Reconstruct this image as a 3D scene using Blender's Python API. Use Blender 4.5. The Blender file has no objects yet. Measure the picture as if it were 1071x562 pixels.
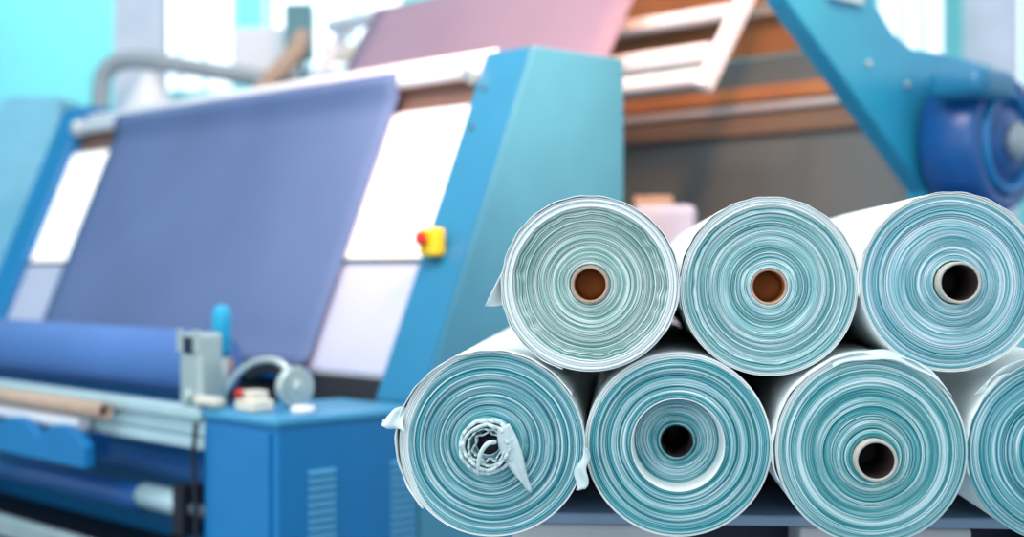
import bpy, bmesh, math, random
import numpy as np
from mathutils import Vector, Matrix
S = bpy.context.scene
COL = S.collection
PI = math.pi
random.seed(4)

# ---------------------------------------------------------------- camera, light, exposure
cam_d = bpy.data.cameras.new('camera')
cam = bpy.data.objects.new('camera', cam_d)
COL.objects.link(cam)
cam.location = (0, 0, 1.25)
cam.rotation_euler = (PI / 2, 0, 0)
cam_d.lens = 50
cam_d.sensor_width = 36
cam_d.clip_start = .05
cam_d.dof.use_dof = True
cam_d.dof.focus_distance = 2.37
cam_d.dof.aperture_fstop = 1.7
S.camera = cam
S.view_settings.view_transform = 'Standard'
S.view_settings.look = 'None'
S.view_settings.gamma = 1
S.view_settings.use_curve_mapping = False
S.view_settings.exposure = 0.0

world = bpy.data.worlds.new('daylight')
S.world = world
world.use_nodes = True
wn = world.node_tree.nodes['Background']
wn.inputs[0].default_value = (.86, .95, 1.0, 1)
wn.inputs[1].default_value = 1.15

def area(name, loc, target, size, size_y, power, color):
    l = bpy.data.lights.new(name, 'AREA')
    l.shape = 'RECTANGLE'
    l.size = size
    l.size_y = size_y
    l.energy = power
    l.color = color
    o = bpy.data.objects.new(name, l)
    o.location = loc
    o.rotation_euler = (Vector(target) - Vector(loc)).to_track_quat('-Z', 'Y').to_euler()
    COL.objects.link(o)
    return o

def spot(name, loc, target, power, color, angle, blend=.8, radius=.2):
    l = bpy.data.lights.new(name, 'SPOT')
    l.energy = power
    l.color = color
    l.spot_size = math.radians(angle)
    l.spot_blend = blend
    l.shadow_soft_size = radius
    o = bpy.data.objects.new(name, l)
    o.location = loc
    o.rotation_euler = (Vector(target) - Vector(loc)).to_track_quat('-Z', 'Y').to_euler()
    COL.objects.link(o)
    return o

area('overhead_fill', (-1.2, 2.0, 5.0), (0, 3.6, 1.2), 4.0, 2.5, 170, (1, .97, .95))  # added overhead fill for shape and brightness, no known source
area('rear_fill', (-3.2, -2.5, 2.8), (0, 2.4, 1.1), 3.0, 2.2, 70, (.95, 1, 1))  # added unseen fill from behind the camera
spot('warm_flare_spot', (.9, 3.2, 3.6), (.1, 5.3, 2.1), 560, (1, .42, .16), 66)  # added spot imitating an orange lens flare at the top
spot('pink_post_fill', (-.9, 3.3, 3.7), (0, 4.6, 2.0), 260, (1, .62, .52), 50)  # added pinkish spot brightening the front plate and fabric top
spot('side_post_fill', (1.7, 2.9, 3.3), (.05, 4.62, 1.95), 260, (1, .80, .70), 24, 1.0, .3)  # added spot to whiten the top of the post's end panel
area('back_wall_fill', (-2, 10.5, 5.2), (-1.5, 14, 3), 7.0, .5, 230, (1, 1, 1))  # added unseen area light to brighten the cyan back wall

# ---------------------------------------------------------------- helpers
def lin(c):
    return tuple((x / 12.92 if x <= .04045 else ((x + .055) / 1.055) ** 2.4) for x in c)

def rgb(r, g, b):
    return lin((r / 255, g / 255, b / 255)) + (1,)

def mat(name, color, rough=.5, metal=0., var=.06, scale=6., emit=0., ecol=None, bump=0., bscale=80., spec=.5, trans=0.):
    m = bpy.data.materials.new(name)
    m.use_nodes = True
    nt = m.node_tree
    b = nt.nodes['Principled BSDF']
    b.inputs['Roughness'].default_value = rough
    b.inputs['Metallic'].default_value = metal
    b.inputs['Specular IOR Level'].default_value = spec
    if trans:
        b.inputs['Transmission Weight'].default_value = trans
    tc = nt.nodes.new('ShaderNodeTexCoord')
    n = nt.nodes.new('ShaderNodeTexNoise')
    n.inputs['Scale'].default_value = scale
    n.inputs['Detail'].default_value = 3
    nt.links.new(tc.outputs['Object'], n.inputs['Vector'])
    r = nt.nodes.new('ShaderNodeValToRGB')
    r.color_ramp.elements[0].color = tuple(max(0, x * (1 - var)) for x in color[:3]) + (1,)
    r.color_ramp.elements[1].color = tuple(min(1, x * (1 + var)) for x in color[:3]) + (1,)
    r.color_ramp.elements[0].position = .3
    r.color_ramp.elements[1].position = .7
    nt.links.new(n.outputs['Fac'], r.inputs['Fac'])
    nt.links.new(r.outputs['Color'], b.inputs['Base Color'])
    if emit:
        b.inputs['Emission Color'].default_value = (ecol or color)
        b.inputs['Emission Strength'].default_value = emit
    if bump:
        n2 = nt.nodes.new('ShaderNodeTexNoise')
        n2.inputs['Scale'].default_value = bscale
        n2.inputs['Detail'].default_value = 4
        nt.links.new(tc.outputs['Object'], n2.inputs['Vector'])
        bp = nt.nodes.new('ShaderNodeBump')
        bp.inputs['Strength'].default_value = bump
        bp.inputs['Distance'].default_value = .004
        nt.links.new(n2.outputs['Fac'], bp.inputs['Height'])
        nt.links.new(bp.outputs['Normal'], b.inputs['Normal'])
    return m

def tag(o, label=None, cat=None, group=None, kind=None):
    if label: o['label'] = label
    if cat: o['category'] = cat
    if group: o['group'] = group
    if kind: o['kind'] = kind
    return o

def empty(name, loc=(0, 0, 0), rz=0, label=None, cat=None, group=None):
    o = bpy.data.objects.new(name, None)
    o.location = loc
    o.rotation_euler = (0, 0, rz)
    o.empty_display_size = .1
    COL.objects.link(o)
    return tag(o, label, cat, group)

def link(name, me, mats, parent=None, loc=None, rz=None):
    if not isinstance(mats, (list, tuple)): mats = [mats]
    for m in mats: me.materials.append(m)
    o = bpy.data.objects.new(name, me)
    COL.objects.link(o)
    if parent: o.parent = parent
    if loc: o.location = loc
    if rz is not None: o.rotation_euler = (0, 0, rz)
    return o

class MB:
    """collects shapes into one mesh"""
    def __init__(s): s.bm = bmesh.new()
    def add(s, vs, fs, smooth=False):
        v = [s.bm.verts.new(p) for p in vs]
        for f in fs:
            try:
                q = s.bm.faces.new([v[i] for i in f]); q.smooth = smooth
            except ValueError: pass
        return v
    def box(s, x0, x1, y0, y1, z0, z1, bev=0.):
        t = bmesh.new()
        bmesh.ops.create_cube(t, size=1)
        for v in t.verts:
            v.co = Vector((x0 + (v.co.x + .5) * (x1 - x0), y0 + (v.co.y + .5) * (y1 - y0), z0 + (v.co.z + .5) * (z1 - z0)))
        if bev: bmesh.ops.bevel(t, geom=t.edges[:], offset=bev, segments=3, affect='EDGES', profile=.5)
        return s.merge(t)
    def merge(s, t, mx=None):
        if mx is not None: t.transform(mx)
        me = bpy.data.meshes.new('t'); t.to_mesh(me); t.free()
        s.bm.from_mesh(me); bpy.data.meshes.remove(me)
        return s
    def prism(s, pts, axis, a0, a1, bev=0.):
        """polygon pts (two coords) extruded along axis 'x','y' or 'z'"""
        def P(p, a):
            return {'x': (a, p[0], p[1]), 'y': (p[0], a, p[1]), 'z': (p[0], p[1], a)}[axis]
        t = bmesh.new()
        A = [t.verts.new(P(p, a0)) for p in pts]; B = [t.verts.new(P(p, a1)) for p in pts]
        n = len(pts)
        t.faces.new(A); t.faces.new(B)
        for i in range(n): t.faces.new((A[i], A[(i + 1) % n], B[(i + 1) % n], B[i]))
        bmesh.ops.recalc_face_normals(t, faces=t.faces[:])
        if bev: bmesh.ops.bevel(t, geom=t.edges[:], offset=bev, segments=3, affect='EDGES', profile=.5)
        return s.merge(t)
    def cyl(s, p0, p1, r, r1=None, seg=32, cap=True, rin=0.):
        p0 = Vector(p0); p1 = Vector(p1); d = p1 - p0; r1 = r if r1 is None else r1
        q = d.to_track_quat('Z', 'Y').to_matrix()
        prof = []
        b = min(.004, r * .2)
        if rin: prof = [(rin, 0), (r, 0), (r1, 1), (rin * r1 / r, 1)]
        else: prof = [(r - b, 0), (r, b / d.length), (r1, 1 - b / d.length), (r1 - b, 1)]
        rings = []
        for rr, h in prof:
            rings.append([s.bm.verts.new(p0 + d * h + q @ Vector((rr * math.cos(a), rr * math.sin(a), 0))) for a in [2 * PI * k / seg for k in range(seg)]])
        pr = list(zip(rings, rings[1:])) + ([(rings[-1], rings[0])] if rin else [])
        for A, B in pr:
            for k in range(seg):
                f = s.bm.faces.new((A[k], A[(k + 1) % seg], B[(k + 1) % seg], B[k])); f.smooth = True
        if not rin:
            s.bm.faces.new(rings[0]); s.bm.faces.new(rings[-1])
        return s
    def lathe(s, prof, mx=None, seg=40):
        """prof (r, h) revolved round z, closed at ends if r == 0"""
        mx = mx or Matrix()
        rings = []
        for r, h in prof:
            if r < 1e-6: rings.append([s.bm.verts.new(mx @ Vector((0, 0, h)))])
            else: rings.append([s.bm.verts.new(mx @ Vector((r * math.cos(2 * PI * k / seg), r * math.sin(2 * PI * k / seg), h))) for k in range(seg)])
        for A, B in zip(rings, rings[1:]):
            for k in range(seg):
                k2 = (k + 1) % seg
                if len(A) == 1 and len(B) == 1: continue
                if len(A) == 1: f = s.bm.faces.new((A[0], B[k2], B[k]))
                elif len(B) == 1: f = s.bm.faces.new((A[k], A[k2], B[0]))
                else: f = s.bm.faces.new((A[k], A[k2], B[k2], B[k]))
                f.smooth = True
        return s
    def tube(s, pts, r, seg=14):
        """round tube along a polyline smoothed by Catmull-Rom; r number or list"""
        P = [Vector(p) for p in pts]; n = len(P)
        rr = r if isinstance(r, (list, tuple)) else [r] * n
        out = []
        for i in range(n - 1):
            a, b, c, d = P[max(i - 1, 0)], P[i], P[i + 1], P[min(i + 2, n - 1)]
            for k in range(6):
                t = k / 6
                out.append((.5 * ((2 * b) + (c - a) * t + (2 * a - 5 * b + 4 * c - d) * t * t + (3 * b - a - 3 * c + d) * t ** 3), rr[i] + (rr[i + 1] - rr[i]) * t))
        out.append((P[-1], rr[-1]))
        rings = []
        up = Vector((.13, .31, .94))
        for i, (p, r_) in enumerate(out):
            t = (out[min(i + 1, len(out) - 1)][0] - out[max(i - 1, 0)][0]).normalized()
            x = t.cross(up).normalized(); y = t.cross(x)
            rings.append([s.bm.verts.new(p + x * r_ * math.cos(2 * PI * k / seg) + y * r_ * math.sin(2 * PI * k / seg)) for k in range(seg)])
        for A, B in zip(rings, rings[1:]):
            for k in range(seg):
                f = s.bm.faces.new((A[k], A[(k + 1) % seg], B[(k + 1) % seg], B[k])); f.smooth = True
        s.bm.faces.new(rings[0]); s.bm.faces.new(rings[-1])
        return s
    def sheet(s, grid, th):
        """thin cloth: grid[i][j] of points, given real thickness th"""
        n, m = len(grid), len(grid[0])
        g = [[Vector(p) for p in row] for row in grid]
        def nrm(i, j):
            a = g[min(i + 1, n - 1)][j] - g[max(i - 1, 0)][j]; b = g[i][min(j + 1, m - 1)] - g[i][max(j - 1, 0)]
            c = a.cross(b)
            return c.normalized() if c.length > 1e-9 else Vector((0, 0, 1))
        A = [[s.bm.verts.new(g[i][j] + nrm(i, j) * th / 2) for j in range(m)] for i in range(n)]
        B = [[s.bm.verts.new(g[i][j] - nrm(i, j) * th / 2) for j in range(m)] for i in range(n)]
        F = []
        for i in range(n - 1):
            for j in range(m - 1):
                F.append((A[i][j], A[i + 1][j], A[i + 1][j + 1], A[i][j + 1])); F.append((B[i][j], B[i][j + 1], B[i + 1][j + 1], B[i + 1][j]))
        for i in range(n - 1):
            F.append((A[i][0], B[i][0], B[i + 1][0], A[i + 1][0])); F.append((A[i][-1], A[i + 1][-1], B[i + 1][-1], B[i][-1]))
        for j in range(m - 1):
            F.append((A[0][j], A[0][j + 1], B[0][j + 1], B[0][j])); F.append((A[-1][j], B[-1][j], B[-1][j + 1], A[-1][j + 1]))
        for f in F:
            try: s.bm.faces.new(f).smooth = True
            except ValueError: pass
        return s
    def build(s, name, m, parent=None, **k):
        bmesh.ops.recalc_face_normals(s.bm, faces=s.bm.faces[:])
        me = bpy.data.meshes.new(name); s.bm.to_mesh(me); s.bm.free()
        return link(name, me, m, parent, **k)

# ---------------------------------------------------------------- materials
M = dict(
    blue=mat('blue_paint', rgb(14, 118, 180), .35, var=.04),
    blue_end=mat('flare_washed_blue', rgb(72, 146, 176), .4, var=.04),  # machine blue greyed; the flare's washing-out is put into the colour
    blue_front=mat('pale_blue_paint', rgb(28, 116, 158), .35, var=.03),
    cabtop=mat('lit_blue_paint', rgb(64, 152, 196), .3, var=.03),  # machine blue lightened; light on the cabinet top put into the colour
    deepblue=mat('deep_blue_paint', rgb(24, 84, 150), .3, var=.05),
    brightblue=mat('bright_blue_paint', rgb(44, 160, 200), .35, var=.05),
    navy=mat('navy_tone', rgb(14, 22, 60), .5),
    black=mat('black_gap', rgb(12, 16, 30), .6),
    white=mat('white_enamel', rgb(232, 236, 245), .35, var=.02),
    lower=mat('lower_white_panel', rgb(184, 192, 218), .4, var=.02),
    lamp=mat('light_panel', rgb(255, 252, 245), .4, emit=.62, ecol=rgb(255, 248, 240), var=.01),
    alu=mat('pale_teal_aluminium', rgb(186, 216, 224), .35, metal=.25, var=.05),
    silver=mat('brushed_silver', rgb(190, 204, 205), .3, metal=.6, var=.1),
    grey=mat('grey_metal', rgb(150, 165, 175), .4, metal=.2),
    darkgrey=mat('dark_grey_metal', rgb(70, 84, 96), .4),
    card=mat('cardboard', rgb(178, 156, 140), .8, var=.12, scale=40),
    cardpale=mat('pale_cardboard', rgb(184, 182, 172), .75, var=.06, scale=60),
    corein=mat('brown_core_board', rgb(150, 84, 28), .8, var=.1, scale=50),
    coredark=mat('dark_core_inside', rgb(50, 36, 34), .9, var=.15, scale=50),  # darkness inside the tubes put into the lining colour
    fabric=mat('lavender_blue_fabric', rgb(90, 113, 156), .85, var=.05, scale=2.5, bump=.25, bscale=300, spec=.15),
    fabroll=mat('blue_fabric_roll', rgb(76, 116, 178), .75, var=.06, scale=3, spec=.25),
    mauve=mat('flare_tinted_fabric', rgb(158, 138, 160), .85, var=.04, scale=2, spec=.15),  # pinkish warmth of the lens flare put into the cloth colour
    greycloth=mat('dark_grey_cloth', rgb(104, 114, 116), .9, var=.08, scale=1.5, spec=.1),
    brown=mat('flare_tinted_board', rgb(184, 122, 78), .7, var=.12, scale=3),  # brown boards with the flare's orange warmth put into the colour
    bench=mat('bench_grey', rgb(196, 194, 196), .6, var=.07),
    benchtop=mat('bench_blue_grey', rgb(140, 160, 186), .55, var=.07),
    yellow=mat('yellow_plastic', rgb(245, 205, 30), .4),
    red=mat('red_plastic', rgb(205, 40, 35), .4),
    cyan=mat('cyan_plastic', rgb(20, 160, 205), .4),
    cream=mat('cream_plastic', rgb(226, 220, 205), .4),
    wall=mat('cyan_wall', rgb(118, 208, 212), .8, var=.05, scale=.8),
    frame=mat('window_frame', rgb(150, 205, 215), .5),
    floor=mat('concrete_floor', rgb(120, 140, 155), .5, var=.12, scale=2),
    glow=mat('bright_window', rgb(245, 252, 255), .3, emit=.7, ecol=rgb(235, 250, 255)),
    column=mat('pale_column', rgb(205, 215, 232), .7),
    ptc=mat('pale_teal_cloth', rgb(204, 222, 225), .85, var=.05, scale=30, bump=.4, bscale=60, spec=.15),
    wrap=mat('white_cloth', rgb(230, 238, 239), .85, var=.03, scale=14, bump=.35, bscale=30, spec=.15),
)

# ---------------------------------------------------------------- the hall
def structure(name, mb, m):
    return tag(mb.build(name, m), kind='structure')

structure('floor', MB().box(-12, 12, -3, 14, -.1, 0), M['floor'])
structure('wall_back', MB().box(-12, 12, 14, 14.2, 0, 5.5), M['wall'])
structure('wall_left', MB().box(-7.2, -7, 6, 14, 0, 5.5), M['wall'])
for k, (x0, x1, z0, z1) in enumerate([(-3.5, -2.75, 3.0, 4.4), (-2.4, -1.1, 3.2, 4.6), (-.7, .7, 2.8, 4.6), (3.6, 4.2, 3.0, 4.6), (4.5, 5.0, 2.4, 4.6)]):
    w = structure('window_%d' % (k + 1), MB().box(x0 - .06, x1 + .06, 13.93, 13.99, z0 - .06, z1 + .06, .01), M['frame'])
    MB().box(x0, x1, 13.90, 13.925, z0, z1).build('pane', M['glow'], w)
    b = MB()
    for i in range(1, 3): b.box(x0 + (x1 - x0) * i / 3 - .02, x0 + (x1 - x0) * i / 3 + .02, 13.87, 13.897, z0, z1)
    b.build('glazing_bar', M['frame'], w)

# ---------------------------------------------------------------- fabric rolls
YAW = -math.atan(115 / 1487.5)
DV = Vector((math.sin(-YAW), math.cos(YAW), 0)); EV = Vector((DV.y, -DV.x, 0))
D0 = 2.36

def face_material(name, dark, mid, pale, seed, lo=.385, hi=.60):  # cloth tints, with lit edges and shade between plies put into the colour
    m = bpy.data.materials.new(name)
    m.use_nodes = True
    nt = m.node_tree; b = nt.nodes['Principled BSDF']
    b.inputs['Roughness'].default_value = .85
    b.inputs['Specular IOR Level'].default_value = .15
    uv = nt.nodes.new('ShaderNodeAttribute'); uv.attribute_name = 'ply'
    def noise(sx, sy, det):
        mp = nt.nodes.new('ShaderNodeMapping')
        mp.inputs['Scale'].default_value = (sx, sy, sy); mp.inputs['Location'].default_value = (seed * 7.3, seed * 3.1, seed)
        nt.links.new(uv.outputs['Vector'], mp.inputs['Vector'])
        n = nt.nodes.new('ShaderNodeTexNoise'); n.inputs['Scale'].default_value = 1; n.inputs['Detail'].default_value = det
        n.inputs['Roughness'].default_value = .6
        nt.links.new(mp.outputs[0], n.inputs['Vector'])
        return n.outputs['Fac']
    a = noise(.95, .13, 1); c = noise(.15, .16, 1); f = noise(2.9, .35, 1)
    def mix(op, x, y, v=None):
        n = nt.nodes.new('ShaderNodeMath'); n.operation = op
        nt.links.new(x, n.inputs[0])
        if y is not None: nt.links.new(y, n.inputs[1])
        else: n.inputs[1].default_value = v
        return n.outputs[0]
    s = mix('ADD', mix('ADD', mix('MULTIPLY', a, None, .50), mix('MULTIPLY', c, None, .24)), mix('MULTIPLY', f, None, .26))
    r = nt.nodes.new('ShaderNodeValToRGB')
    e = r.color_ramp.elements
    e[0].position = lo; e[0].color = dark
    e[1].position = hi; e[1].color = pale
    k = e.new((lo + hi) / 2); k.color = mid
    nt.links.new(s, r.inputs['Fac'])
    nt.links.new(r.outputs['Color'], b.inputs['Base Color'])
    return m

def make_roll_mesh(R, r0, seed, length, layer=.0021, relief=.0016, zones=None, outline=None, wavy=None, eccentric=(0, 0), dome=0.0, white_from=9.0, wide_from=9.0):
    """one wound web of cloth: spiral-looking plies on the front face and the long outer skin.
    zones: function r -> extra depth (positive = recessed), wavy: (r0, r1, amp) band of crumpled plies"""
    rng = np.random.default_rng(seed)
    NA = 300
    th = np.linspace(0, 2 * PI, NA, endpoint=False)
    # ply borders
    rs = [r0]
    while rs[-1] < R - .0008:
        rs.append(min(R, rs[-1] + layer * (2.3 if rs[-1] > wide_from else 1) * float(np.clip(rng.lognormal(0, .5), .35, 2.6))))
    rs[-1] = R
    rr, dd, uu = [], [], []
    lvl = rng.normal(0, relief, len(rs)) * np.where(np.array(rs) > wide_from, .35, 1)
    gap = np.where(rng.random(len(rs)) < .5, rng.uniform(.004, .012, len(rs)), .0012)
    for i in range(len(rs) - 1):
        a, b = rs[i], rs[i + 1]; w = b - a
        for f, g in ((.04, gap[i]), (.20, 0.0), (.5, -.0004), (.80, 0.0), (.96, gap[i + 1])):
            rr.append(a + w * f); dd.append(lvl[i] + g); uu.append(i + f)
    rr = np.array(rr); dd = np.array(dd); uu = np.array(uu)
    NR = len(rr)
    # wobble of the plies round the roll
    wob = np.zeros((NR, NA)); lev = np.zeros((NR, NA))
    q = (rr - r0) / (R - r0)
    for k in range(1, 8):
        ph = rng.uniform(0, 2 * PI) + np.cumsum(rng.normal(0, .018, NR))
        amp = .0016 / k
        wob += .55 * amp * np.sin(k * th[None, :] + ph[:, None])
        ph2 = rng.uniform(0, 2 * PI) + np.cumsum(rng.normal(0, .10, NR))
        lev += .0006 / k ** .6 * np.sin(k * th[None, :] + ph2[:, None])
    wob *= (np.clip((1 - q) * 6, 0, 1) * np.clip(q * 6, .25, 1))[:, None]
    if wavy:
        for (wa, wb, am) in wavy:
            env = np.exp(-((rr - (wa + wb) / 2) / ((wb - wa) / 2)) ** 4)
            for k in (9, 13, 17, 23, 31):
                ph = rng.uniform(0, 2 * PI) + np.cumsum(rng.normal(0, .12, NR))
                wob += env[:, None] * am * np.sin(k * th[None, :] + ph[:, None]) * (9 / k) ** .5
                lev += env[:, None] * am * 1.2 * np.sin(k * th[None, :] + ph[:, None] + 1)
    rad = rr[:, None] + wob
    if outline is not None:
        rad = rad * (1 + (outline(th) - 1)[None, :] * (q ** 2)[:, None])
    z = dd[:, None] + lev
    if zones: z = z + np.array([zones(x) for x in rr])[:, None]
    z = z + dome * (q ** 2)[:, None]
    ex = eccentric[0] * (1 - q) ** 1.5; ez = eccentric[1] * (1 - q) ** 1.5
    X = rad * np.cos(th)[None, :] + ex[:, None]; Z = rad * np.sin(th)[None, :] + ez[:, None]
    front = np.stack([X, z, Z], -1).reshape(-1, 3)
    U = np.repeat(uu[:, None], NA, 1).ravel(); V = np.repeat(th[None, :], NR, 0).ravel() / 2
    # inner bore and outer skin
    def ring(r, y, sag=0, sl=None):
        rr_ = r * (outline(th) if (outline is not None and r > R * .8) else 1)
        rr_ = rr_ * (1 + sag)
        return np.stack([rr_ * np.cos(th), np.full(NA, y), rr_ * np.sin(th)], -1)
    skin = []
    ys = [.004, .012] + [length * k / 16 for k in range(1, 17)]
    for y in ys:
        s_ = np.zeros(NA)
        for k in range(2, 7):
            s_ += .0022 / k * np.sin(k * th + rng.uniform(0, 6.3))
        skin.append(ring(R * .999, y, s_ * (0 if y < .02 else 1)))
    back = [ring(r0 + .001, length)]
    bore = [np.stack([X[0], np.full(NA, length * f), Z[0]], -1) for f in (1.0, .5, .12, .03)]
    allv = np.concatenate([front] + skin + back + bore)
    nr_tot = NR + len(skin) + len(back) + len(bore)
    U = np.concatenate([U, np.zeros(NA * (nr_tot - NR))]); V = np.concatenate([V, np.zeros(NA * (nr_tot - NR))])
    idx = np.arange(nr_tot * NA).reshape(nr_tot, NA)
    nxt = np.roll(np.arange(NA), -1)
    rows = list(range(nr_tot)) + [0]
    quads = []; mi = []
    for a, b in zip(rows, rows[1:]):
        quads.append(np.stack([idx[a], idx[b], idx[b][nxt], idx[a][nxt]], -1))
        isface = (a < NR - 1) or a >= NR + len(skin) - 1
        wf = white_from(th) if callable(white_from) else np.full(NA, white_from)
        mi.append(np.where((rr[a] if a < NR else 0) > wf, 1, 0) if isface else np.full(NA, 1))
    quads = np.concatenate(quads); mi = np.concatenate(mi)
    me = bpy.data.meshes.new('wound_cloth')
    me.vertices.add(len(allv)); me.vertices.foreach_set('co', allv.astype(np.float32).ravel())
    nf = len(quads)
    me.loops.add(nf * 4); me.loops.foreach_set('vertex_index', quads.astype(np.int32).ravel())
    me.polygons.add(nf)
    me.polygons.foreach_set('loop_start', np.arange(0, nf * 4, 4, dtype=np.int32))
    me.polygons.foreach_set('loop_total', np.full(nf, 4, dtype=np.int32))
    me.polygons.foreach_set('material_index', mi.astype(np.int32))
    me.polygons.foreach_set('use_smooth', np.ones(nf, dtype=bool))
    at = me.attributes.new('ply', 'FLOAT_VECTOR', 'POINT')
    at.data.foreach_set('vector', np.stack([U, np.cos(V * 2 * PI), np.sin(V * 2 * PI)], -1).astype(np.float32).ravel())
    me.update(); me.validate()
    return me

def outline_fn(*h):
    return lambda th: 1 + sum(a * np.cos(k * th + p) for k, a, p in h)

ROLL_LEN = 1.45
ROLLS = {}
def fabric_roll(key, s, z, R, off, label, r0, seed, fmat, **kw):
    p = EV * s + DV * (D0 + off)
    root = empty('fabric_roll', (p.x, p.y, z), YAW, label, 'fabric roll', 'fabric rolls stacked on the bench')
    me = make_roll_mesh(R, r0, seed, ROLL_LEN, **kw)
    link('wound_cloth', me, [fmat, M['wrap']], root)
    ROLLS[key] = root
    return root

def core_tube(root, ro, ri, y0, y1, m_out, m_in, plug, cx=0, cz=0, plug_mat=None):
    t = MB()
    mx = Matrix.Translation((cx, 0, cz)) @ Matrix.Rotation(-PI / 2, 4, 'X')     # local z -> +y
    t.lathe([(ri, y1), (ri, y0 + .0012), (ri + .0012, y0), (ro - .0012, y0), (ro, y0 + .0012), (ro, y1)], mx, 64)
    c = t.build('core_tube', m_out, root)
    l = MB().lathe([(ri - .0002, plug), (ri - .0002, y0 + .0025), (ri - .0006, y0 + .0025), (ri - .0006, plug)], mx, 64)
    l.build('core_lining', m_in, c)
    MB().lathe([(0, plug), (ri * .6, plug + .002), (ri - .0008, plug + .001), (ri - .0008, plug + .02), (0, plug + .02)], mx, 48).build('core_light_stop', plug_mat or m_in, c)  # added stop that keeps light from showing through the tube
    return c

def ribbon(path, y0, y1, th, closed=False, sub=6, lean=(0, 0), jig=0.0, seed=0):
    """strip of cloth standing out of the face: path (x, z) swept from y0 (front) to y1 (back), with thickness"""
    rng = random.Random(seed)
    P = [Vector((p[0], 0, p[1])) for p in path]
    n = len(P); out = []
    rngi = range(n) if closed else range(n - 1)
    for i in rngi:
        if closed: a, b, c, d = P[i - 1], P[i], P[(i + 1) % n], P[(i + 2) % n]
        else: a, b, c, d = P[max(i - 1, 0)], P[i], P[i + 1], P[min(i + 2, n - 1)]
        for k in range(sub):
            t = k / sub
            out.append(.5 * ((2 * b) + (c - a) * t + (2 * a - 5 * b + 4 * c - d) * t * t + (3 * b - a - 3 * c + d) * t ** 3))
    out.append(out[0].copy() if closed else P[-1])
    rows = []
    N = len(out)
    for i, p in enumerate(out):
        yy = y0 + (math.sin(i * .9) * .5 + rng.uniform(-.5, .5)) * jig if not (closed and i in (0, N - 1)) else y0
        r = []
        for f in (0, .06, .2, .5, 1):
            y = yy + (y1 - yy) * f
            r.append((p.x + lean[0] * (1 - f), y, p.z + lean[1] * (1 - f)))
        rows.append(r)
    return rows

def wrap_arc(R, a0, a1, y0, y1, th, n=60, ny=10, lift=None, jag=None, seed=0):
    """loose outer ply over part of the roll's skin"""
    rng = random.Random(seed)
    rows = []
    for i in range(n + 1):
        t = i / n; a = a0 + (a1 - a0) * t
        row = []
        lf = lift(t) if lift else 0
        jg = jag(t) if jag else 0
        for j in range(ny + 1):
            f = (j / ny) ** 1.6
            y = y0 + jg + (y1 - y0 - jg) * f
            r = R + lf * (1 - f) ** 2 + .0012 * (1 - f) * math.sin(a * 23 + j * 1.3) * .5 + .0004
            row.append((r * math.cos(a), y, r * math.sin(a)))
        rows.append(row)
    return MB().sheet(rows, th)

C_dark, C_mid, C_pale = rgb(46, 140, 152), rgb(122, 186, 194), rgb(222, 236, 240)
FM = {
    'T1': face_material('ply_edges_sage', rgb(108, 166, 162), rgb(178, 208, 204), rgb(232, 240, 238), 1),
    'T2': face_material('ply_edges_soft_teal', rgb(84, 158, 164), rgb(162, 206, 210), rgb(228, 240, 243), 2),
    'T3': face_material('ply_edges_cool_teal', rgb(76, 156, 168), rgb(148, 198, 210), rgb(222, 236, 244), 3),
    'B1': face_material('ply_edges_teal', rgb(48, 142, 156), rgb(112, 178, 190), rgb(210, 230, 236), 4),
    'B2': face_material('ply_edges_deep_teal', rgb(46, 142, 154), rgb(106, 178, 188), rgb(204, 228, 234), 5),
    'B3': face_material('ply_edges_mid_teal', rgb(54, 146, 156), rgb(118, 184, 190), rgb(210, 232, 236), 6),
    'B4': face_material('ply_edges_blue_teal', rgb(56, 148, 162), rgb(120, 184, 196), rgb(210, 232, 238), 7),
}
W = M['wrap']

# top row, left: pale roll with a loose white outer turn and a hanging corner
def z_T1(r):
    return -.010 * min(1, max(0, (r - .124) / .003)) + .006 * (1 - min(1, max(0, (r - .03) / .09)))
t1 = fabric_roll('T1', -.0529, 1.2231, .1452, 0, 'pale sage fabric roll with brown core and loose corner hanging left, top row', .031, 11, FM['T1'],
                 layer=.0024, zones=z_T1, wavy=[(.108, .126, .0008)], white_from=.1255, wide_from=.1255, outline=outline_fn((2, .006, .4), (3, .004, 1.2)))
core_tube(t1, .0312, .0262, -.002, 1.4, M['card'], M['corein'], .05, plug_mat=M['corein'])
wrap_arc(.1458, -.6, 4.4, -.012, .9, .0014, 110, lift=lambda t: .0015 * math.sin(t * 9) ** 2).build('outer_layer', W, t1)
rows = []
for i in range(15):
    t = i / 14; a = 2.20 + t * 1.15
    px, pz = .147 * math.cos(a), .147 * math.sin(a)
    g = t ** 1.3
    ox, oz = -.147 * .62 - .082 * t ** .9, .147 * .78 - .150 * t
    tipx, tipz = (px + (ox - px) * min(1, t * 1.6 + .05), pz + (oz - pz) * min(1, t * 1.6 + .05))
    row = []
    for j in range(9):
        f = j / 8
        row.append((tipx + (px - tipx) * f, -.010 + .035 * f + .10 * f * t + .004 * math.sin(f * 7 + t * 5), tipz + (pz - tipz) * f - .004 * math.sin(f * PI) * t))
    rows.append(row)
MB().sheet(rows, .0014).build('loose_corner', W, t1)

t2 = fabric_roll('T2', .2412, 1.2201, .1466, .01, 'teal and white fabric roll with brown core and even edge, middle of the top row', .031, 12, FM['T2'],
                 layer=.0022, outline=outline_fn((2, -.010, .1), (3, .004, 2)), wavy=[(.123, .129, .0005)], white_from=lambda t: .1405 - .010 * np.maximum(0, np.cos(t - 1.6)),
                 zones=lambda r: -.004 * min(1, max(0, (r - .126) / .002)))
core_tube(t2, .0312, .0262, -.002, 1.4, M['card'], M['corein'], .05, plug_mat=M['corein'])
wrap_arc(.1472, .2, 3.4, -.006, .8, .0012, 80).build('outer_layer', W, t2)

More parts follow.
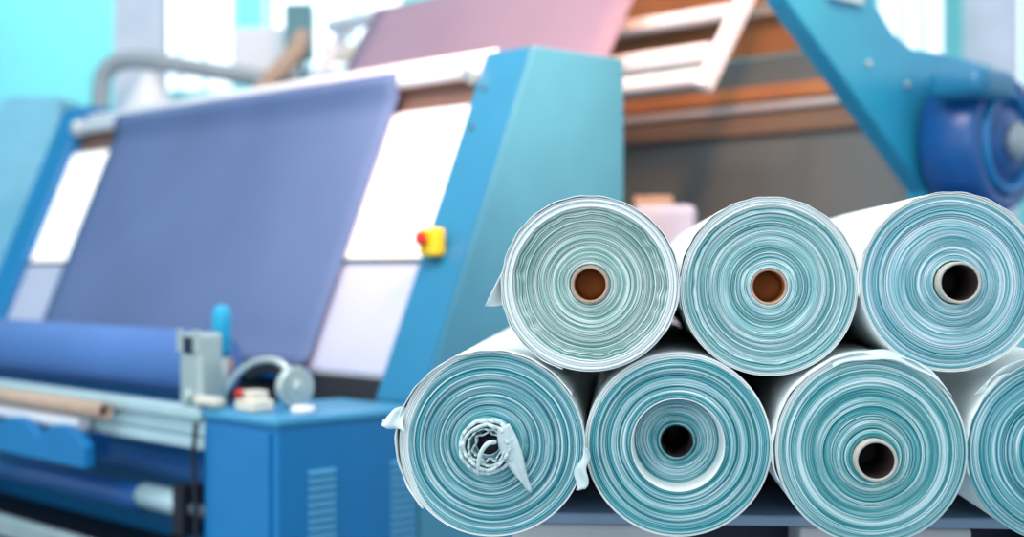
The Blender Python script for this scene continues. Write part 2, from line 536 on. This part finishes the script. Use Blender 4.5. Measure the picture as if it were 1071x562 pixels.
t3 = fabric_roll('T3', .5323, 1.2272, .1458, 0, 'teal and white fabric roll with pale core tube sticking out, top row right', .035, 13, FM['T3'],
                 layer=.0021, outline=outline_fn((2, .004, .8), (3, .003, 0)), eccentric=(.008, 0), white_from=.140)
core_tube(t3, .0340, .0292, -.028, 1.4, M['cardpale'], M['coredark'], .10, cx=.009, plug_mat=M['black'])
wrap_arc(.1468, .3, 3.3, -.003, .9, .0012, 80).build('outer_layer', W, t3)

# bottom row
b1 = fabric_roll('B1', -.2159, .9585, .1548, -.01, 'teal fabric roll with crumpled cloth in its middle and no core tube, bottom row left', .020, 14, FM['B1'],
                 layer=.0022, relief=.0020, outline=outline_fn((2, .006, 1.2), (3, .005, .3)), eccentric=(-.006, .002), white_from=lambda t: .1518 - .015 * np.maximum(0, np.cos(t - 2.95)) ** 2)
cx, cz = -.006, -.002
def blob(r, seed, w, n=16):
    q = random.Random(seed)
    return [(cx + (r + q.uniform(-w, w)) * math.cos(2 * PI * k / n), cz + (r + q.uniform(-w, w)) * math.sin(2 * PI * k / n)) for k in range(n)]
m = MB()
m.sheet(ribbon(blob(.0440, 1, .0016), -.022, .03, .0040, True, jig=.005, seed=1), .0058)
m.sheet(ribbon(blob(.0365, 2, .0022), -.030, .03, .0040, True, jig=.005, seed=2), .0052)
m.sheet(ribbon(blob(.0300, 3, .0030, 18), -.024, .03, .0030, True, jig=.005, seed=3), .0036)
m.sheet(ribbon(blob(.0235, 5, .0050, 18), -.018, .03, .0030, True, jig=.005, seed=4), .0030)
core = m.build('crumpled_core', M['ptc'], b1)
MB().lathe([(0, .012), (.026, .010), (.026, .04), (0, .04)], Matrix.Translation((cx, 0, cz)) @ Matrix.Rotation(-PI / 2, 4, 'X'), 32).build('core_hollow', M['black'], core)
rows = []
for i in range(19):
    t = i / 18
    x = cx + .028 + .010 * t + .034 * t ** 1.4; zc = cz + .034 - .020 * t - .090 * t
    w = .017 * (1 - t) ** .5 * (.55 + .6 * math.sin(PI * min(1, t * 1.2))) + .0012
    rows.append([(x + w * (f - .5) * 2 * .9, -.026 - .004 * math.sin(f * PI) + .018 * t + .003 * math.sin(f * 9 + t * 6), zc + w * (f - .5) * 1.0) for f in [k / 6 for k in range(7)]])
MB().sheet(rows, .002).build('hanging_cloth_tail', M['ptc'], core)
MB().tube([(cx + .014, -.020, cz + .008), (cx + .002, -.034, cz + .006), (cx - .009, -.034, cz - .010), (cx - .013, -.030, cz - .030), (cx - .014, -.024, cz - .046)], [.004, .004, .0036, .0028, .0012]).build('thin_cloth_tail', M['ptc'], core)
wrap_arc(.1556, .55, 3.9, -.007, .9, .0014, 100, lift=lambda t: .004 * math.sin(t * 6.5) ** 2 * (t > .4), jag=lambda t: .003 * math.sin(t * 31)).build('outer_layer', W, b1)
rows = []
for i in range(13):      # ear of cloth sticking out at the upper left
    t = i / 12; w = .016 * (1 - t) ** .8 + .003 + .004 * math.sin(t * 3) ** 2
    x = -.148 - .034 * t; zz = .040 + .004 * math.sin(t * 5) - .002 * t
    rows.append([(x + .008 * (1 - t) * abs(f), -.008 + .014 * f * (1 - t) + .005 * math.sin(t * 7 + f * 2), zz + w * f) for f in (-1, -.6, -.2, .2, .6, 1)])
MB().sheet(rows, .002).build('loose_ear', M['ptc'], b1)
rows = []
for i in range(14):      # torn edge hanging at the lower right
    t = i / 13; a = -.02 - .42 * t
    r = .156 + .010 * t + .004 * math.sin(t * 9)
    w = .004 + .012 * math.sin(t * PI * .8) 
    rows.append([(r * math.cos(a) - w * f, -.014 + .010 * f + .004 * math.sin(f * 5 + t * 8), r * math.sin(a) - w * .3 * f) for f in (-.3, 0, .3, .6, 1)])
MB().sheet(rows, .0016).build('torn_edge', M['ptc'], b1)

def z_B2(r):
    k = min(1, max(0, (r - .0735) / .0035))
    rec = .066 * (1 - k) - .003 * math.exp(-((r - .079) / .003) ** 2)
    if r < .0385: rec -= .012 * min(1, (.0385 - r) / .003)
    return rec
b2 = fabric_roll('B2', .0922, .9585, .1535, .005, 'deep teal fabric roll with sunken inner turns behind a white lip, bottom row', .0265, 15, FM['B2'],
                 layer=.0021, zones=z_B2, outline=outline_fn((2, .003, .2), (4, .002, 1)), white_from=lambda t: .1492 - .008 * np.maximum(0, np.cos(t - 2.0)))
def lipring():
    prof = []
    mx = Matrix.Rotation(-PI / 2, 4, 'X')
    return MB().lathe([(.0715, .060), (.0738, .02), (.0756, -.004), (.0766, -.007), (.0776, -.004), (.0777, .004)], mx, 120)
lipring().build('white_lip', W, b2)
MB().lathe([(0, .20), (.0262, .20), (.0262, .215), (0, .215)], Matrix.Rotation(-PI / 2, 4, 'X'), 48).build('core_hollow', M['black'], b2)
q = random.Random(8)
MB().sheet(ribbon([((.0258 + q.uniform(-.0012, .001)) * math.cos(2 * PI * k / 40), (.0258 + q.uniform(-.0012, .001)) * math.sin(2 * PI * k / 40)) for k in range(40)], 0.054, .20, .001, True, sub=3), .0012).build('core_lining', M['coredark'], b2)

b3 = fabric_roll('B3', .402, .9570, .1548, -.02, 'large teal fabric roll with loose cloth over its top and a pale core tube', .034, 16, FM['B3'],
                 layer=.0022, outline=outline_fn((2, .008, 2.6), (3, .004, .9)), eccentric=(.004, -.014), white_from=lambda t: .1510 - .006 * np.maximum(0, np.cos(t - 2.0)))
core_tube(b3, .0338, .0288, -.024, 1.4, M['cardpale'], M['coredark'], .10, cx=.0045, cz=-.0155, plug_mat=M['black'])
wrap_arc(.1556, .75, 3.5, -.004, .9, .0014, 90, lift=lambda t: .002 * math.sin(t * 12) ** 2).build('outer_layer', W, b3)
rows = []
for i in range(30):      # folded strip along the top
    t = i / 29; a = 1.98 - 1.24 * t
    r = .1575 + .004 * math.sin(t * PI) + .0015 * math.sin(t * 17)
    rows.append([(r * math.cos(a) + .010 * f * t, -.012 + .02 * (1 - f) + .004 * math.sin(t * 11), r * math.sin(a) - (.012 + .006 * t) * f) for f in (0, .25, .5, .75, 1)])
MB().sheet(rows, .0016).build('folded_strip', M['ptc'], b3)

b4 = fabric_roll('B4', .7060, .9540, .1500, -.01, 'blue teal fabric roll cut off by the right edge of the picture, bottom row', .034, 17, FM['B4'],
                 layer=.0022, outline=outline_fn((2, .006, .6), (3, .004, 2)))
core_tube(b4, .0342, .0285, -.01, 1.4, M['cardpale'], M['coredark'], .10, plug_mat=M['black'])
wrap_arc(.1508, .9, 3.4, -.004, .9, .0014, 80).build('outer_layer', W, b4)
rows = []
for i in range(16):
    t = i / 15; a = 2.55 - .95 * t
    r = .154 + .006 * math.sin(t * 5) ** 2
    w = .018 * (.4 + math.sin(t * PI) * .6)
    rows.append([(r * math.cos(a) - .012 * (1 - t) * (f > .6), -.012 + .012 * f + .004 * math.sin(t * 9 + f * 3), r * math.sin(a) - w * f + .01) for f in (0, .25, .5, .75, 1)])
MB().sheet(rows, .0016).build('loose_corner', M['ptc'], b4)

# ---------------------------------------------------------------- bench the rolls lie on
bp = EV * .24 + DV * D0
bench = empty('packing_bench', (bp.x, bp.y, 0), YAW, 'grey packing bench on thick legs carrying the stacked fabric rolls', 'bench')
MB().box(-.50, .86, .27, 1.40, .778, .798, .005).build('bench_top', M['benchtop'], bench)
for x in (-.285, .245, .70):
    for y in (.27, 1.18):
        MB().box(x - .16, x + .15, y + .01, y + .2, 0, .777, .010).build('leg', M['bench'], bench)
MB().box(-.44, .84, .56, .60, .05, .777, .004).build('shade_panel', M['navy'], bench)  # added navy panel standing for the shadowed gap between the legs

# ---------------------------------------------------------------- fabric inspection machine  (local x to the right, y deeper, z up)
MO = (-.642, 3.9, 0); MR = math.radians(-46)
mach = empty('fabric_inspection_machine', MO, MR, 'blue fabric inspection machine with sloped lit screen between two side posts', 'machine')
def sc(z, off=0): return .515 + (z - .84) * .42 + off     # depth of the sloped front at height z
def side(x0, x1, top):
    return MB().prism([(sc(.0) * 0 + .50, .02), (.515, .84), (sc(top), top), (1.428, top), (1.428, .02)], 'x', x0, x1, .006)
def front_plate(x0, x1, top):
    return MB().prism([(sc(.845, -.008), .845), (sc(top - .002, -.008), top - .002), (sc(top - .002, .001), top - .002), (sc(.845, .001), .845)], 'x', x0, x1, .002)
for x0, x1, top in ((-.215, 0, 1.97), (-3.275, -3.06, 2.03)):
    p = side(x0, x1, top).build('side_panel', M['blue_end'] if x0 > -1 else M['blue'], mach)
    f = front_plate(x0 + .003, x1 - .003, top).build('front_plate', M['blue_front'] if x0 > -1 else M['blue'], p)
    if x0 > -1:
        for z in (1.84, 1.71):
            MB().cyl((-.165, sc(z, -.016), z), (-.165, sc(z, -.007), z), .009, seg=16).build('bolt', M['darkgrey'], p)
# cabinets
for x0, x1 in ((-.367, 0), (-3.275, -2.92)):
    c = MB().box(x0, x1, 0, .49, .02, .812, .006).box(x0 + .02, x1 - .02, .48, 1.39, .02, .805).build('cabinet', M['blue'], mach)
    MB().box(x0 - .01, x1 + .008, -.012, .50, .812, .84, .010).build('cabinet_top', M['cabtop'], c)
    MB().box(x0 + .012, x1 - .030, -.010, 0, .05, .795, .003).build('cabinet_door', M['blue'], c)
    if x0 > -1:
        for y0, y1 in ((.10, .195), (.395, .495), (.72, .82)):
            b = MB()
            for k in range(13):
                z = .40 + k * .0225
                b.prism([(0.0, z), (.008, z + .003), (.0, z + .015)], 'y', y0, y1)
            b.build('louvre', M['cabtop'], c)
# light box and screen
def slab(x0, x1, za, zb, o0, o1, bev=.003):
    return MB().prism([(sc(za, o0), za), (sc(zb, o0), zb), (sc(zb, o1), zb), (sc(za, o1), za)], 'x', x0, x1, bev)
scr = slab(-3.055, -.22, .90, 1.80, .035, .16).build('light_box', M['white'], mach)
slab(-3.04, -.235, 1.285, 1.785, .022, .034).build('lit_panel', M['lamp'], scr)
slab(-3.04, -.235, .915, 1.265, .022, .034).build('lower_panel', M['lower'], scr)
slab(-3.04, -.235, 1.268, 1.282, .018, .034, .001).build('divider_strip', M['darkgrey'], scr)
slab(-3.055, -.22, 1.802, 1.90, .05, .12).build('header_bar', mat('flare_brown_header', rgb(112, 84, 74), .6), mach)  # bar filling a dark gap; brown tint of the flare in its colour
slab(-3.055, -.22, .70, .895, .02, .10).build('lower_dark_gap', M['black'], mach)  # black slab standing for the dark gap under the lower panel
r = MB().cyl((-3.055, .967, 1.915), (-.218, .967, 1.915), .028).build('top_roller', M['white'], mach)
MB().cyl((-3.055, 1.035, 1.965), (-.218, 1.035, 1.965), .024).build('top_rail', M['white'], mach)
MB().cyl((-.262, .955, 1.905), (-.225, .955, 1.905), .042).build('bearing', M['silver'], r)
MB().cyl((-3.05, .967, 1.915), (-3.01, .967, 1.915), .042).build('bearing', M['silver'], r)
MB().cyl((-3.05, .53, .895), (-.60, .53, .895), .024).build('guide_roller', M['deepblue'], mach)
# front beam and lower parts
bm_ = MB()
for z0, z1, y0 in ((.805, .84, -.02), (.755, .80, 0), (.715, .75, -.006)):
    bm_.box(-2.92, -.375, y0, .055, z0, z1, .007)
bm_.box(-2.92, -.375, .02, .10, .72, .83)
bm_.build('front_beam', M['alu'], mach)
MB().box(-2.92, -.372, .40, .42, .02, .80).build('rear_apron', M['blue'], mach)
MB().box(-2.92, -.372, .20, .40, .56, .60, .005).build('blue_rail', M['deepblue'], mach)
MB().box(-2.92, -.372, .12, .39, .02, .30).build('dark_base', M['black'], mach)
r = MB().cyl((-2.92, .10, .505), (-.372, .10, .505), .020).build('lower_roller', M['darkgrey'], mach)
MB().cyl((-2.9, .10, .505), (-.90, .10, .505), .043).build('dark_sleeve', M['deepblue'], r)
MB().cyl((-.895, .10, .515), (-.63, .10, .515), .040).build('pale_sleeve', M['alu'], r)
MB().box(-.66, -.60, .06, .14, .42, .58, .008).build('roller_bracket', M['black'], r)
MB().box(-2.92, -.80, -.12, -.08, .33, .40, .01).build('foot_rail', M['silver'], mach)
for x in (-.84, -2.5):
    MB().box(x - .02, x + .02, -.10, .2, .34, .38).build('rail_arm', M['black'], mach)
# roller cradle: scalloped plate
pts = []
for k in range(61):
    x = -2.2 + 1.3 * k / 60
    pts.append((x, .715 + .060 * (abs(math.cos((x + 1.06) * PI / .325)) ** .7 - .5)))
pts += [(-.9, .62), (-2.2, .62)]
MB().prism(pts, 'y', -.11, -.075, .004).build('cradle_plate', M['blue'], mach)
for x in (-1.0, -2.1):
    MB().box(x - .02, x + .02, -.075, .02, .64, .72).build('cradle_arm', M['deepblue'], mach)
# emergency stop
e = MB().box(-.185, -.098, .655, .70, 1.288, 1.378, .012).build('emergency_stop_box', M['yellow'], mach)
MB().cyl((-.150, .66, 1.345), (-.150, .642, 1.345), .014).cyl((-.150, .645, 1.345), (-.150, .630, 1.345), .024).build('stop_button', M['red'], e)
# rear feed frame
for x in (-.214, -3.06):
    MB().prism([(2.10, 1.965), (2.165, 1.935), (2.62, 2.58), (2.555, 2.62)], 'x', x - .025, x + .025, .012).build('feed_arm', M['white'], mach)
for y, z, rr_ in ((2.225, 2.105, .040), (2.175, 2.005, .034), (2.355, 2.285, .032)):
    MB().cyl((-3.03, y, z), (-.245, y, z), rr_).build('feed_roller', M['white'], mach)
MB().cyl((-3.03, 2.44, 2.575), (-.245, 2.44, 2.575), .04).build('feed_roller', M['white'], mach)
for x in (-1.0, -2.3):
    MB().prism([(1.40, 1.50), (1.44, 1.44), (2.22, 2.06), (2.16, 2.10)], 'x', x - .02, x + .02).build('feed_bracket', M['blue'], mach)

# fabric on the machine
rows = []
prof = [(sc(.93, -.004) - .02, .93)] + [(sc(z, .004), z) for z in np.linspace(.96, 1.86, 14)] + [(.935, 1.90), (.941, 1.93), (.962, 1.946), (.985, 1.94)]
for k in range(25):
    x = -2.645 + 2.015 * k / 24
    rows.append([(x, y + .002 * math.sin(k * 1.1 + z * 3), z) for y, z in prof])
fs = MB().sheet(rows, .003).build('fabric_sheet', M['fabric'], loc=MO, rz=MR)
tag(fs, 'lavender blue fabric sheet drawn tight down the sloped lit screen', 'fabric')
rows = []
for k in range(13):
    x = -2.50 + 1.87 * k / 12
    rows.append([(x, 2.07 + (z - 2.15) * .6 + .006 * math.sin(k * .8), z) for z in np.linspace(1.55, 2.585, 12)])
us = MB().sheet(rows, .003).build('fabric_sheet', M['mauve'], loc=MO, rz=MR)
tag(us, 'mauve fabric sheet rising behind the machine to the overhead feed rollers', 'fabric')
cr = empty('cloth_roll', MO, MR, 'wide blue roll of cloth being wound up below the lit screen', 'cloth roll')
MB().cyl((-2.66, .22, .945), (-.66, .22, .945), .105, seg=64).build('wound_cloth', M['fabroll'], cr)
MB().cyl((-2.85, .22, .945), (-.60, .22, .945), .030).build('core_tube', M['card'], cr)
tb = MB().cyl((-2.3, -.060, .800), (-.856, -.060, .800), .027, rin=.020, seg=40).build('cardboard_tube', M['card'], loc=MO, rz=MR)
tag(tb, 'long beige cardboard tube lying along the front of the pale beam', 'tube')
wr = MB().cyl((-2.25, -.0475, .7465), (-1.02, -.0475, .7465), .025, seg=40).build('white_tube', M['white'], loc=MO, rz=MR)
tag(wr, 'white tube lying in the scalloped blue cradle under the beam', 'tube')

# small devices on the cabinet
def M3(x, y, z=.8415):
    v = Matrix.Rotation(MR, 4, 'Z') @ Vector((x, y, 0)); return (MO[0] + v.x, MO[1] + v.y, z)
g = empty('edge_sensor', M3(-.449, .03), MR, 'upright silver sensor housing with dark slot on the beam end', 'sensor')
MB().box(-.058, .058, -.035, .045, 0, .218, .012).build('housing', M['silver'], g)
for x in (-.062, .030): MB().box(x, x + .032, -.042, -.036, .16, .228, .003).build('jaw', M['silver'], g)
MB().box(-.026, .026, -.040, -.0355, .155, .205, .004).build('slot', M['navy'], g)
MB().box(.055, .17, -.055, -.02, .012, .035, .005).build('foot_bar', M['cream'], g)
MB().cyl((.0, -.035, .03), (.0, -.05, .03), .02).build('screw', M['silver'], g)
g = empty('hand_lever', M3(-.50, .14, .76), MR, 'cyan hand lever standing up behind the silver sensor housing', 'lever')
MB().cyl((0, 0, -.05), (0, 0, .28), .018).build('shaft', M['silver'], g)
MB().lathe([(0, .38), (.018, .376), (.028, .36), (.030, .33), (.028, .24), (.022, .22), (0, .22)], None, 32).build('grip', M['cyan'], g)
g = empty('yardage_counter', M3(-.19, .05), MR, 'small cream yardage counter with silver measuring wheel on the blue cabinet', 'counter')
MB().box(-.05, .045, -.035, .04, 0, .035, .008).box(-.035, .03, -.025, .03, .03, .06, .006).build('counter_body', M['cream'], g)
MB().cyl((-.02, -.03, .052), (-.02, -.046, .052), .012).build('reset_button', M['red'], g)
w = MB().cyl((.0, .13, .062), (.03, .13, .062), .061, seg=48).cyl((.03, .13, .062), (.036, .13, .062), .042, seg=40).build('measuring_wheel', M['silver'], g)
MB().cyl((.036, .13, .062), (.045, .13, .062), .02).build('hub', M['silver'], w)
MB().tube([(.0, .13, .10), (-.06, .12, .135), (-.14, .10, .130), (-.20, .07, .09), (-.235, .04, .02)], .011).build('wheel_arm', M['silver'], g)
MB().tube([(-.02, .135, .09), (-.08, .13, .112), (-.14, .115, .106), (-.18, .10, .085)], .017).build('rubber_belt', M['black'], g)
g = tag(MB().lathe([(0, .022), (.03, .02), (.036, .012), (.036, 0), (0, 0)], None, 32).build('round_knob', M['white'], loc=M3(-.05, .12)), 'flat white round knob on the blue cabinet by the wheel', 'knob')
cb = MB().tube([(-.37, -.03, .80), (-.375, -.035, .70), (-.37, -.03, .55), (-.372, -.03, .42)], .007).build('power_cable', M['black'], loc=MO, rz=MR)
tag(cb, 'thin black cable hanging down the cabinet corner below the beam', 'cable')

# ---------------------------------------------------------------- behind: second machine on the right
fin = empty('finishing_machine', MO, MR, 'tall machine behind the rolls with dark cloth back and brown rails', 'machine')
MB().prism([(-1.75, 0), (.42, 0), (.42, 1.62), (-.06, 2.03), (-.22, 2.20), (-1.75, 2.20)], 'y', 3.0, 3.04, .004).build('cloth_back', M['greycloth'], fin)
MB().box(-1.75, -.09, 2.955, 2.995, 2.0, 2.065, .008).build('brown_rail', M['brown'], fin)
MB().box(-1.75, -.04, 2.96, 2.995, 1.955, 1.988, .008).build('grey_rail', M['bench'], fin)
MB().box(-1.75, .08, 2.97, 2.995, 1.85, 1.94, .008).build('brown_band', mat('dull_brown_board', rgb(128, 106, 90), .8), fin)
MB().prism([(3.0, 2.205), (2.62, 3.15), (2.67, 3.17), (3.04, 2.21)], 'x', -1.75, -.24, .004).build('brown_hood', M['brown'], fin)
for z, y in ((2.36, 2.91), (2.60, 2.82)):
    MB().box(-1.7, -.22, y - .03, y + .01, z, z + .05, .005).build('hood_rib', M['card'], fin)
for x in (-1.7, -.3):
    MB().box(x, x + .05, 3.05, 3.15, 0, 2.1).build('post', M['darkgrey'], fin)

arm = empty('machine_side_frame', MO, MR, 'bright blue sloping side frame plate beside the round motor', 'machine frame')
MB().prism([(1.36, 2.30), (1.525, 2.105), (2.385, 1.529), (2.46, 1.30), (2.46, .02), (2.9, .02), (2.9, 2.03), (2.55, 2.04), (2.30, 2.035), (2.17, 2.075), (2.06, 2.16), (1.95, 2.34)], 'x', .52, .60, .01).build('side_plate', M['brightblue'], arm)
MB().box(.602, .62, 1.75, 1.95, 2.14, 2.19, .004).build('name_plate', M['alu'], arm)
for y, z in ((2.0, 1.95), (2.25, 1.90)): MB().cyl((.60, y, z), (.612, y, z), .012, seg=16).build('bolt', M['silver'], arm)

mo = empty('drive_motor', MO, MR, 'round deep blue drive motor with capsule terminal box at right', 'motor')
rx = Matrix.Translation((.62, 2.52, 1.70)) @ Matrix.Rotation(PI / 2, 4, 'Y')
MB().lathe([(0, 0), (.15, 0), (.235, .01), (.25, .03), (.25, .20), (.235, .225), (.21, .23), (.20, .215), (.12, .215), (.11, .24), (0, .24)], rx, 72).build('drum', M['deepblue'], mo)
MB().lathe([(.155, .20), (.158, .236), (.17, .246), (.185, .236), (.188, .20)], rx, 72).build('rim', M['blue'], mo)
MB().lathe([(0, .235), (.06, .24), (.065, .27), (.05, .285), (0, .29)], rx, 40).build('hub', M['grey'], mo)
MB().box(.70, .92, 2.20, 2.46, 1.83, 1.94, .045).build('terminal_box', M['blue_front'], mo)
MB().box(.66, .82, 2.3, 2.55, .0, 1.5, .01).build('stand', M['deepblue'], mo)

# things behind the rolls
g = empty('control_cabinet', (.575, 5.35, 0), -.1, 'pale grey cabinet with rounded top corner behind the stacked rolls', 'cabinet')
MB().box(-.125, .115, -.15, .2, 0, 1.485, .03).build('body', M['lower'], g)
MB().box(-.118, .0, -.158, -.148, .1, 1.44, .004).build('door', M['lower'], g)
bx = MB().box(-.085, .06, -.1, .1, 0, .034, .004).build('cardboard_box', M['card'], loc=(.545, 5.36, 1.486), rz=-.1)
tag(bx, 'low brown cardboard box lying on top of the grey cabinet', 'box')

# ---------------------------------------------------------------- far background, left
g = tag(MB().prism([(-2.98, 0), (-2.98, 1.95), (-2.86, 2.22), (-2.55, 2.22), (-2.55, 0)], 'y', 8.0, 8.6, .01).build('machine_cabinet', mat('sky_blue_paint', rgb(120, 196, 224), .4)), 'sky blue machine cabinet with sloped corner behind the left post', 'cabinet')
g = empty('steel_column', (-2.40, 9.2, 0), 0, 'pale steel column rising behind the left side post', 'column')
MB().box(-.16, .16, -.06, -.03, 0, 5, .004).box(-.16, .16, .03, .06, 0, 5, .004).box(-.02, .02, -.03, .03, 0, 5).build('flange_beam', M['column'], g)
g = tag(MB().tube([(-2.45, 8.5, 0), (-2.45, 8.5, 1.6), (-2.46, 8.5, 2.25), (-2.42, 8.5, 2.44), (-2.26, 8.5, 2.50), (-1.9, 8.5, 2.45), (-1.34, 8.5, 2.36), (-.9, 8.5, 2.30)], .055).build('air_pipe', M['grey']), 'grey bent pipe running over the machine at upper left', 'pipe')
g = tag(MB().lathe([(0, .0), (.02, 0), (.035, -.02), (.20, -.30), (.195, -.31), (0, -.29)], Matrix.Translation((-2.17, 8.5, 2.435)), 40).build('lamp_shade', M['white']), 'white cone lamp shade under the bent grey pipe', 'lamp')
g = empty('wall_box', (-1.55, 9.0, 2.62), 0, 'white switch box hanging in front of the cyan wall', 'box')
MB().box(-.20, .20, -.1, .1, -.16, .14, .01).build('box_body', M['white'], g)
MB().box(-.18, .18, -.11, -.1, -.14, .12, .004).build('box_door', M['white'], g)
MB().box(-.02, .02, .1, .14, -2.62, 3).build('support_post', M['column'], g)
g = tag(MB().box(-1.38, -1.22, 8.6, 8.8, 2.53, 2.86, .01).box(-1.32, -1.28, 8.8, 8.84, 0, 2.8).build('junction_box', mat('dark_teal_paint', rgb(88, 140, 155), .5)), 'dark teal junction box beside the white switch box', 'box')
g = tag(MB().tube([(-1.26, 8.56, 2.66), (-1.30, 8.45, 2.52), (-1.42, 8.36, 2.36), (-1.55, 8.36, 2.22)], [.05, .06, .05, .04]).build('cable_bundle', M['card']), 'brownish cable bundle hanging down beside the teal junction box', 'cable')
g = tag(MB().box(-1.25, .2, 9.3, 9.4, 2.60, 2.72, .01).build('overhead_beam', M['cream']), 'cream overhead beam seen above the lit screen', 'beam')
g = tag(MB().box(-1.3, .2, 9.0, 9.06, 2.46, 2.52, .01).build('cable_tray', M['brightblue']), 'teal cable tray below the cream overhead beam', 'tray')
g = tag(MB().cyl((2.86, 8.5, 0), (2.86, 8.5, 4.5), .16, seg=48).build('round_column', M['column']), 'pale round column standing behind the blue motor', 'column')
